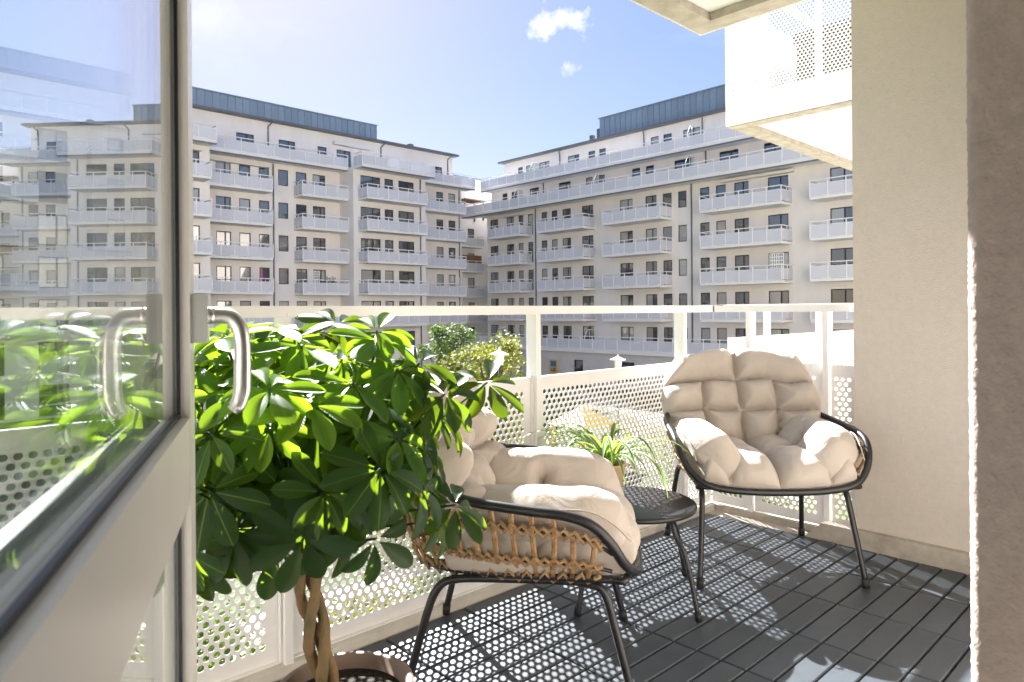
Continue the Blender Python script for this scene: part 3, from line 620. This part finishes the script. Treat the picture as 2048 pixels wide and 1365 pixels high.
tree((12.3, 28.6, GZ), 5.9, 2.3, 'dark green courtyard tree below the far block, behind the potted plant', shrub_leaf, 8000, seed=8)
tree((9.8, 26.5, GZ), 5.9, 2.2, 'dark courtyard tree beside the door handle', shrub_leaf, 8000, seed=11)
def shrub(x, y, r, h, leaf, label, seed):
    random.seed(seed); o = empty('shrub', (x, y, GZ)); tag(o, label, 'shrub', 'courtyard shrubs'); m_ = MB()
    for k in range(9):
        a = random.uniform(0, 6.28); clump_leaves(m_, (r*.6*math.cos(a)*random.random(), r*.6*math.sin(a)*random.random(), h*random.uniform(.25,.8)), r*.6, 380, .075)
    st = MB()
    for k in range(5): a = k*1.25; st.tube([(0,0,0),(r*.4*math.cos(a), r*.4*math.sin(a), h*.6)], .025, 5)
    m_.build('foliage', leaf, o); st.build('stem', tree_bark, o)
for i, (x, y, r, h, lf) in enumerate([(6.5,10.5,1.3,1.6,tree_leaf_y),(9.0,11.5,1.4,1.4,shrub_leaf),(12,10,1.2,1.3,shrub_leaf),(4.0,12.5,1.5,1.7,tree_leaf),(16,13.5,1.6,1.8,tree_leaf),(20,10.5,1.5,1.5,shrub_leaf),(11,16.5,1.6,1.9,tree_leaf_y),(24,15,1.7,1.9,tree_leaf),(18,7,1.3,1.4,tree_leaf_y),(2.2,9.5,1.3,1.5,shrub_leaf)]):
    shrub(x, y, r, h, lf, 'leafy courtyard shrub glimpsed through the holes of the near railing', 40+i)
random.seed(21)
def lamp(x, y, h, label):
    o = empty('courtyard_lamp', (x, y, GZ)); tag(o, label, 'lamp post', 'courtyard lamps')
    MB().tube([(0,0,0),(0,0,h-.38)], .035, 10).build('post', frame_dark, o); MB().lathe([(.0,h-.36),(.12,h-.35),(.155,h-.05),(.05,h-.03)], n=20).build('globe', lamp_white, o); MB().lathe([(.0,h+.2),(.05,h+.09),(.30,h-.01),(.29,h-.04),(.0,h-.03)], n=24).build('cap', lamp_white, o)
lamp(14.15, 15.6, 5.5, 'white capped lamp post beside the yellow-green tree'); lamp(20.74, 16.18, 4.95, 'white capped lamp post just above the near railing panel')
pf = empty('play_frame', (19.5, 16.8, GZ)); tag(pf, 'yellow and blue playground frame glimpsed through the railing holes left of the striped plant', 'play frame')
for x, y in ((0,0),(1.6,0),(0,1.6),(1.6,1.6)): MB().box(x-.07,x+.07,y-.07,y+.07,0,2.4).build('post', yellow, pf)
MB().box(-.1,1.7,-.1,1.7,1.05,1.15).build('deck', wood, pf); MB().box(-.05,1.65,-.06,-.02,1.2,1.8).build('panel', blue, pf); MB().add([(1.67,.2,1.15),(1.67,1.4,1.15),(4.0,1.4,.15),(4.0,.2,.15),(1.67,.2,1.1),(1.67,1.4,1.1),(4.0,1.4,.1),(4.0,.2,.1)], [(0,1,2,3),(4,7,6,5),(0,3,7,4),(1,5,6,2)]).build('slide', red, pf)
MB().add([(-.15,-.15,2.4),(1.75,-.15,2.4),(1.75,1.75,2.4),(-.15,1.75,2.4),(.8,.8,3.1)], [(0,1,4),(1,2,4),(2,3,4),(3,0,4),(0,3,2,1)]).build('roof', yellow, pf)

# ------------------------------------------------------------------ open balcony door
DV = Vector((math.cos(R(66.5)), math.sin(R(66.5)), 0)); NV = Vector((DV.y, -DV.x, 0)); FOOT = -NV*.0988
door = empty('balcony_door', FOOT+DV*.09); tag(door, 'open glazed balcony door with cream frame and lever handle, reflecting the houses', 'door')
O0 = -door.location + FOOT
def dbox(m_, a0, a1, b0, b1, z0, z1): return m_.obox(O0, DV, NV, UP, a0, a1, b0, b1, z0, z1)
A0, A1, AE = .155, 1.055, 1.118
dbox(MB(), A1, AE, -.07, 0, .05, 2.25).build('stile', door_paint, door); dbox(MB(), .09, A0, -.07, 0, .05, 2.25).build('stile', door_paint, door)
for z0, z1 in ((.05,.17),(.838,.955),(2.15,2.25)): dbox(MB(), A0+.0005, A1-.0005, -.07, -.0006, z0, z1).build('rail', door_paint, door)
dbox(MB(), AE, AE+.012, -.055, -.02, .05, 2.25).build('weather_strip', gasket, door)
for z0, z1 in ((.17,.838),(.955,2.15)):
    gp = MB(); dbox(gp, A0, A1, -.0212, -.0172, z0, z1); g = gp.build('pane', door_glass, door)
    gp = MB(); dbox(gp, A0, A1, -.045, -.041, z0, z1); gp.build('pane', door_glass, door)
    gs = MB()
    for (p, q, r_, s_) in ((A1-.006,A1,z0,z1),(A0,A0+.006,z0,z1),(A0+.006,A1-.006,z0,z0+.006),(A0+.006,A1-.006,z1-.006,z1)): dbox(gs, p, q, -.0171, -.0125, r_, s_); dbox(gs, p, q, -.050, -.0455, r_, s_)
    gs.build('gasket', gasket, g)
hd = MB(); dbox(hd, 1.068, 1.104, .0004, .022, 1.058, 1.128); plate = hd.build('handle_plate', steel, door)
dp = lambda b, z, a=1.086: O0 + DV*a + NV*b + UP*z
lv = MB(); lv.tube(catmull([dp(.020,1.097), dp(.036,1.097), dp(.052,1.094), dp(.063,1.080), dp(.067,1.055), dp(.067,1.01), dp(.066,.985), dp(.061,.967), dp(.053,.957)], 5), [.0085]*11+[.0085]*12+[.009]*9+[.0085]*6+[.0065]*3, 12, flat=1.35)
lv.build('lever', steel, plate)
MB().tube([dp(.021,1.097), dp(.030,1.097)], .0125, 14).build('neck_ring', steel, plate)

# ------------------------------------------------------------------ lounge chairs
def puff_pad(nu, nv, base, thick, creases, size, R_=.075, edge_R=.06, back=.35, wr=.005, seed=0, rnd=.35):
    """closed quilted pad; base(u,v)->(point, normal); creases in metres on the pad (u*size[0], v*size[1])"""
    W, Hh = size
    def T(u, v):
        x, y = u*W, v*Hh; de = min(x, W-x, y, Hh-y); d = 9; x += .014*noise.noise(Vector((x*9+seed, y*9, 7))); y += .014*noise.noise(Vector((x*9, y*9+seed, 1)))
        for (a, b, c, e) in creases:
            ax, ay, bx, by = a*W, b*Hh, c*W, e*Hh; L2 = (bx-ax)**2+(by-ay)**2; t = max(0, min(1, ((x-ax)*(bx-ax)+(y-ay)*(by-ay))/L2)) if L2 else 0
            d = min(d, math.hypot(x-ax-t*(bx-ax), y-ay-t*(by-ay)))
        k = lambda q, rr: math.sqrt(max(0, 1-(1-min(q, rr)/rr)**2))
        w_ = noise.noise(Vector((x*38+seed, y*38, seed)))*wr*math.exp(-min(d, de)/.03)+noise.noise(Vector((x*13+seed, y*13, 3)))*wr
        kd = .20+.80*k(d, R_); return k(de, edge_R)*kd*thick + w_*min(1, de/.02), k(de, edge_R)
    top, bot = [], []
    for i in range(nu):
        for j in range(nv):
            u = i/(nu-1); v = j/(nv-1); a_, b_ = 2*u-1, 2*v-1; us = .5+.5*a_*math.sqrt(1-.5*rnd*b_*b_); vs_ = .5+.5*b_*math.sqrt(1-.5*rnd*a_*a_)
            p, n = base(us, vs_); p, n = Vector(p), Vector(n).normalized(); t, ke = T(u, v)
            top.append(p+n*t); bot.append(p-n*ke*thick*back)
    m_ = MB(); m_.grid(top, nu, nv); o = len(m_.v); m_.grid(bot, nu, nv)
    return m_
def make_chair(loc, face_az, label):
    root = empty('lounge_chair', loc, face_az+math.pi/2); tag(root, label, 'chair', 'rattan lounge chairs on the balcony')
    half = [(0,.36,.655),(.16,.35,.65),(.29,.28,.63),(.36,.13,.605),(.384,-.03,.588),(.388,-.13,.578),(.388,-.20,.555),(.376,-.25,.505),(.345,-.285,.445),(.285,-.318,.402),(.17,-.336,.384),(0,-.342,.379)]
    rim = half + [(-x, y, z) for x, y, z in half[-2:0:-1]]
    MB().tube(catmull(rim, 6, True), .0135, 10, True).build('rim', black_metal, root)
    ring_h = [(0,.31,.395),(.16,.30,.395),(.255,.22,.392),(.295,.05,.390),(.305,-.15,.388),(.305,-.25,.386),(.27,-.298,.390)]
    ring = ring_h + [(-x, y, z) for x, y, z in ring_h[:0:-1]]
    MB().tube(catmull(ring, 5), .0105, 8).build('seat_ring', black_metal, root)
    # basket side: matching points on rim and ring from front-right round the back to front-left
    A = catmull(half[7::-1], 14) + [Vector((-p.x, p.y, p.z)) for p in catmull(half[7::-1], 14)[::-1]][1:]
    B = catmull(ring_h[5::-1], 14) + [Vector((-p.x, p.y, p.z)) for p in catmull(ring_h[5::-1], 14)[::-1]][1:]
    def resample(P, n):
        L = [0]
        for i in range(1, len(P)): L.append(L[-1]+(P[i]-P[i-1]).length)
        out = []
        for k in range(n):
            t = L[-1]*k/(n-1); i = 0
            while i < len(L)-2 and L[i+1] < t: i += 1
            out.append(P[i].lerp(P[i+1], (t-L[i])/max(1e-9, L[i+1]-L[i])))
        return out
    N = 33; A = resample(A, 4*N+1); B = resample(B, 4*N+1)
    def S(k, t, o=0):
        k = max(0, min(4*N, k)); i = min(int(k), 4*N-1); fr_ = k-i; p = A[i].lerp(A[i+1], fr_).lerp(B[i].lerp(B[i+1], fr_), t); q = (Vector((p.x, p.y-.0, 0))).normalized(); return p+q*(.012*math.sin(math.pi*t)+o)
    for t in (.27, .74): MB().tube([S(k, t) for k in range(0, 4*N+1, 3)], .0055, 6).build('basket_wire', black_metal, root)
    for k in range(3, 4*N-2, 4):
        t0 = .0 if 12 < k < 4*N-12 else .27
        m_ = MB(); sh = random.uniform(-.5,.5)
        for dx in (-.17, .17): m_.tube([S(k+dx+sh*.5*math.sin(t*5), t, .003) for t in (t0, t0*.5+.13, .27, .40, .52, .64, .74, .86, .97)], .0052, 6)
        m_.build('rattan_strand', rattan, root)
    for t, amp, ph in ((.27, .075, (0, 1)), (.74, .07, (0, 1)), (.985, .09, (0,))):
        m_ = MB()
        for p in ph:
            sg = 1 if p == 0 else -1
            m_.tube([S(3+2*k, t+sg*amp*(-1 if k % 2 else 1), .006+.003*sg*(1 if k % 2 else -1)) for k in range(0, 2*N-2)], .0052, 6, flat=1.4)
        m_.build('rattan_braid', rattan, root)
    # seat webbing under the cushion
    sb = MB()
    for k in range(7): x = -.24+.08*k; sb.tube([(x,-.30,.384),(x*.9,0,.375),(x*.8,.29,.388)], .005, 5)
    sb.build('seat_bars', black_metal, root)
    for s in (-1, 1):
        P = [(s*.325,-.325,.012),(s*.30,-.262,.26),(s*.292,-.235,.345),(s*.288,-.19,.368),(s*.285,-.10,.372),(s*.285,.08,.372),(s*.288,.17,.368),(s*.292,.215,.345),(s*.30,.25,.26),(s*.325,.315,.012)]
        lg = MB().tube(catmull(P, 5), .0115, 10).build('leg_frame', black_metal, root)
        for y in (-.325, .315):
            c = MB(); c.tube([(s*.3255,y,.0),(s*.3225,y*(.985),.035)], .0145, 10); c.build('foot_cap', rubber, lg)
    # quilted cushion
    def seat(u, v):
        x = (u-.5)*.66; y = -.312+.53*v; z = .408 - .035*max(0, .18-v)/.18 + .02*(abs(u-.5)*2)**3
        n = Vector(((u-.5)*.15, -1.3*max(0, .16-v)/.16, 1)); return (x, y, z), n
    puff_pad(96, 88, seat, .115, [(.5,.0,.5,1),(.17,.0,.2,.47),(.83,0,.8,.47),(0,.47,1,.47),(.2,.47,.2,1),(.8,.47,.8,1)], (.66,.60), .085, .07, seed=1).build('seat_cushion', fabric, root)
    def backf(u, v):
        w = .74 - .12*max(0, v-.55) - .10*max(0, .35-v); x = (u-.5)*w; cz = .44+.455*v; y = .20+.20*v-.10*(abs(u-.5)*2)**2.2 - .03*max(0, v-.85)/.15
        # rounded top corners
        cz -= (.022*math.exp(-((u-.5)/.045)**2)+.012*math.exp(-((abs(u-.5)-.3)/.05)**2))*v**4; return (x, y, cz), Vector(((u-.5)*-.35, -1, .42))
    puff_pad(110, 92, backf, .13, [(.5,.0,.5,1),(0,.66,1,.66),(.0,.36,1,.36),(.24,.0,.26,.66),(.76,0,.74,.66)], (.74,.50), .085, .075, seed=5, rnd=.62).build('back_cushion', fabric, root)
    for s in (-1, 1):
        def arm(u, v, s=s):
            y = .20-.505*u; tz = .385+.195*v; drop = max(0, u-.72)/.28; tz -= .085*drop*drop*v
            x = s*(.205+.145*v**1.2-.02*drop); return (x, y, tz), Vector((-s*1.0, -.6*drop, .55+.5*v))
        m_ = puff_pad(84, 48, arm, .125, [(.52,.0,.50,.5)], (.53,.26), .07, .10, .30, seed=9+s, rnd=.55); m_.build('arm_cushion', fabric, root)
        pp = MB(); pp.tube([Vector(arm(k/24, .985)[0])+Vector((s*.004, 0, .004)) for k in range(25)], .0028, 5); pp.build('piping', fabric, root)
    return root
make_chair((1.497, 1.540, 0), R(-48.7), 'rattan lounge chair seen from the side next to the tall potted plant')
make_chair((2.857, 1.475, 0), R(225.3), 'lounge chair facing us in the far corner by the cream wall')

# ------------------------------------------------------------------ round side table
TC = Vector((2.164, 1.615, 0)); TH = .36; TR = .235
tb = empty('side_table', TC); tag(tb, 'low round black metal table between the two chairs', 'table')
MB().lathe([(0,TH),(TR-.006,TH),(TR,TH-.003),(TR+.002,TH-.010),(TR,TH-.018),(TR-.008,TH-.020),(0,TH-.018)], n=64).build('table_top', black_metal, tb)
for a in (-96, -6, 84, 174):
    c, s = math.cos(R(a)), math.sin(R(a)); P = [(r*c, r*s, z) for r, z in [(.10,TH-.026),(.155,TH-.028),(.185,TH-.045),(.205,TH-.09),(.25,.20),(.300,.012)]]
    l = MB().tube(catmull(P, 5), .0095, 10).build('leg', black_metal, tb); MB().tube([(.3025*c,.3025*s,0),(.296*c,.296*s,.03)], .0125, 10).build('foot_cap', rubber, l)

# striped plant on the table
sp_loc = TC+Vector((-.066, .092, TH)); sp = empty('striped_plant', sp_loc); sp.scale = (.88,.88,.88); tag(sp, 'arching striped grass-like plant in a beige pot on the round table', 'plant')
pot = MB().lathe([(0,.003),(.058,.003),(.062,.0),(.068,.006),(.092,.155),(.096,.16),(.094,.168),(.084,.168),(.080,.14),(0,.14)], n=40).build('pot', pot_beige, sp); MB().disc(0,0,.143,.081,28).build('soil', soil, pot)
random.seed(12)
for k in range(44):
    a = random.uniform(0, 2*math.pi); L = random.uniform(.26,.52); upw = random.uniform(.5,1.25); w = random.uniform(.007,.011); d = Vector((math.cos(a), math.sin(a), 0)); n = Vector((-d.y, d.x, 0))
    V, Fc, UVs = [], [], []; p = Vector((random.uniform(-.03,.03), random.uniform(-.03,.03), .142)); el = math.atan2(upw, .55); m = 12
    for i in range(m+1):
        t = i/m; ww = w*(.55+1.2*t*(1-t)*1.6)*(1-t**4)+.0006
        for q in (-1, 0, 1): V.append(tuple(p+n*ww*q-Vector((0,0,1))*(.0025 if q == 0 else 0)))
        el -= (1.9+.6*random.random())/m*(.4+1.2*t); p = p + (d*math.cos(el)+UP*math.sin(el))*(L/m)
    for i in range(m):
        for q in (0, 1): Fc.append((i*3+q, i*3+q+1, (i+1)*3+q+1, (i+1)*3+q))
    me = bpy.data.meshes.new('leaf'); me.from_pydata(V, [], Fc); me.polygons.foreach_set('use_smooth', [True]*len(Fc)); me.materials.append(spider_m)
    uvl = me.uv_layers.new(name='UVMap')
    for li, l in enumerate(me.loops): uvl.data[li].uv = ((l.vertex_index % 3)/2, (l.vertex_index//3)/m)
    link('leaf', me, sp)

# ------------------------------------------------------------------ umbrella tree in a floor pot
random.seed(5)
PC = Vector((.775, 1.375, 0)); ut = empty('umbrella_tree', PC); tag(ut, 'tall leafy umbrella plant with braided trunk in a taupe floor pot', 'plant')
pot = MB().lathe([(0,.004),(.105,.004),(.11,0),(.118,.01),(.140,.235),(.150,.24),(.152,.268),(.146,.272),(.134,.270),(.130,.235),(0,.235)], n=56).build('pot', pot_brown, ut); MB().disc(0,0,.238,.131,40).build('soil', soil, pot)
base = Vector((-.015,.03,.20)); topc = Vector((-.075, .045, .66))
for k in range(3):
    pts = []
    for i in range(26):
        t = i/25; c = base.lerp(topc, t)+Vector((-.012*math.sin(t*3),0,0)); a = 2*math.pi*(k/3+t*1.15)+.4; r = .0135+.007*math.sin(t*math.pi)
        pts.append(c+Vector((math.cos(a)*r, math.sin(a)*r, 0)))
    MB().tube(pts, [.0142-.004*i/25+.0013*math.sin(i*2.3+k) for i in range(26)], 10).build('trunk', bark, ut)
def leaflet_mesh(L, W, droop, curl):
    m_ = MB(); nu, nv = 12, 5; P = []
    for i in range(nu):
        t = 1-(1-i/(nu-1))**1.5; w = W*(math.sin(math.pi*t**1.5)**.55)*1.05 if 0 < t < 1 else .0015
        x = L*t; z = -droop*L*t*t
        for j in range(nv):
            q = (j/(nv-1)-.5)*2; P.append((x*(1-.02*q*q), w*.5*q, z + curl*abs(q)**1.5*w - .0022*(1-abs(q))))
    m_.grid(P, nu, nv); return m_.mesh('leaflet', leaf_m)
backlit_lms = []
lms = [leaflet_mesh(L, W, dr, cu) for L, W, dr, cu in [(.094,.038,.16,.14),(.088,.036,.28,.18),(.100,.040,.10,.12),(.082,.034,.36,.22),(.094,.040,.22,-.12)]]
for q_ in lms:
    y_ = q_.copy(); y_.materials[0] = leaf_backlit; backlit_lms.append(y_)
# whorl centres relative to the pot (camera side, top and flanks of the crown)
CC = Vector((-.10, .075, .79)); RX, RZ = .40, .30
wh = []
tries = 0
while len(wh) < 125 and tries < 6000:
    tries += 1
    d = Vector((random.gauss(0,1), random.gauss(0,1), random.gauss(0,1))).normalized()
    if d.z < -.75: continue
    r = random.uniform(.35,1.0)**.5; p = CC+Vector((d.x*RX*r, d.y*RX*r, d.z*RZ*r*(1.0 if d.z > 0 else 1.05)))
    if (p+PC-FOOT).dot(NV) < .17 and (p+PC-FOOT).dot(DV) < 1.26: continue
    if (p+PC).y > 1.93: continue
    if p.z < .64 and (p+PC).dot(RT) > -.56: continue
    if any((p-q[0]).length < .078 for q in wh): continue
    wh.append((p, d))
# the few that stand out above and to the right of the crown
for lat, zz, dep in [(-.475,1.045,1.50),(-.40,1.075,1.58),(-.295,1.06,1.50),(-.055,.945,1.50),(-.14,.93,1.42),(-.20,.99,1.48),(-.58,1.0,1.52),(-.12,.70,1.42),(-.66,.93,1.45),(-.52,.78,1.33),(-.30,.86,1.32),(-.62,.60,1.34),(-.36,.72,1.33)]:
    p = F*dep+RT*lat+UP*zz-PC; wh.append((p, (F*-.55+RT*(lat+.38)*1.2+UP*.42).normalized()))
wh.sort(key=lambda q: F.dot(q[0])-q[0].z*.8)
stuff = MB(); nlf = 0; leaf_bodies = []
rest_v = []
for wi, (p, d) in enumerate(wh):
    axis = (d*.9+Vector((0,0,.42))+Vector((random.uniform(-.25,.25),random.uniform(-.25,.25),0))).normalized()
    root_p = topc.lerp(CC, .35)+Vector((d.x*.07, d.y*.07, -.04+d.z*.05))
    stem = catmull([tuple(root_p), tuple(root_p.lerp(p, .55)+Vector((0,0,-.015))), tuple(p)], 5)
    n = random.choice((7,7,8,8,9)); rot0 = random.uniform(0, 6.28); t1 = axis.orthogonal().normalized(); t2 = axis.cross(t1); sc = random.uniform(.78,1.10)
    big_ = nlf+n <= 300
    if big_: lo = MB().tube(stem, .0028, 6).build('leaf', leaf_inner, ut); nlf += n
    else: stuff.tube(stem, .0028, 5)
    for k in range(n):
        a = rot0+2*math.pi*k/n+random.uniform(-.12,.12); el = random.uniform(-.30,.30); e1 = (t1*math.cos(a)+t2*math.sin(a)); xd = (e1*math.cos(el)+axis*math.sin(el)).normalized()
        # gravity makes leaflets hang a little
        xd = (xd+Vector((0,0,-.16))).normalized(); zd = (axis-xd*axis.dot(xd)).normalized(); yd = zd.cross(xd)
        Mx = Matrix((xd*sc, yd*sc, zd*sc)).transposed().to_4x4(); Mx.translation = p+xd*.012
        me = random.choice(backlit_lms if (p.z > .93 or (p.z > .80 and wi % 3 == 0)) else lms)
        if big_:
            o = link('leaflet', me, lo); o.matrix_local = Mx
        else:
            stuff.add([Mx @ v_.co for v_ in me.vertices], [tuple(f.vertices) for f in me.polygons], True)
if stuff.v: tag(stuff.build('inner_foliage', leaf_inner, ut), kind='stuff')
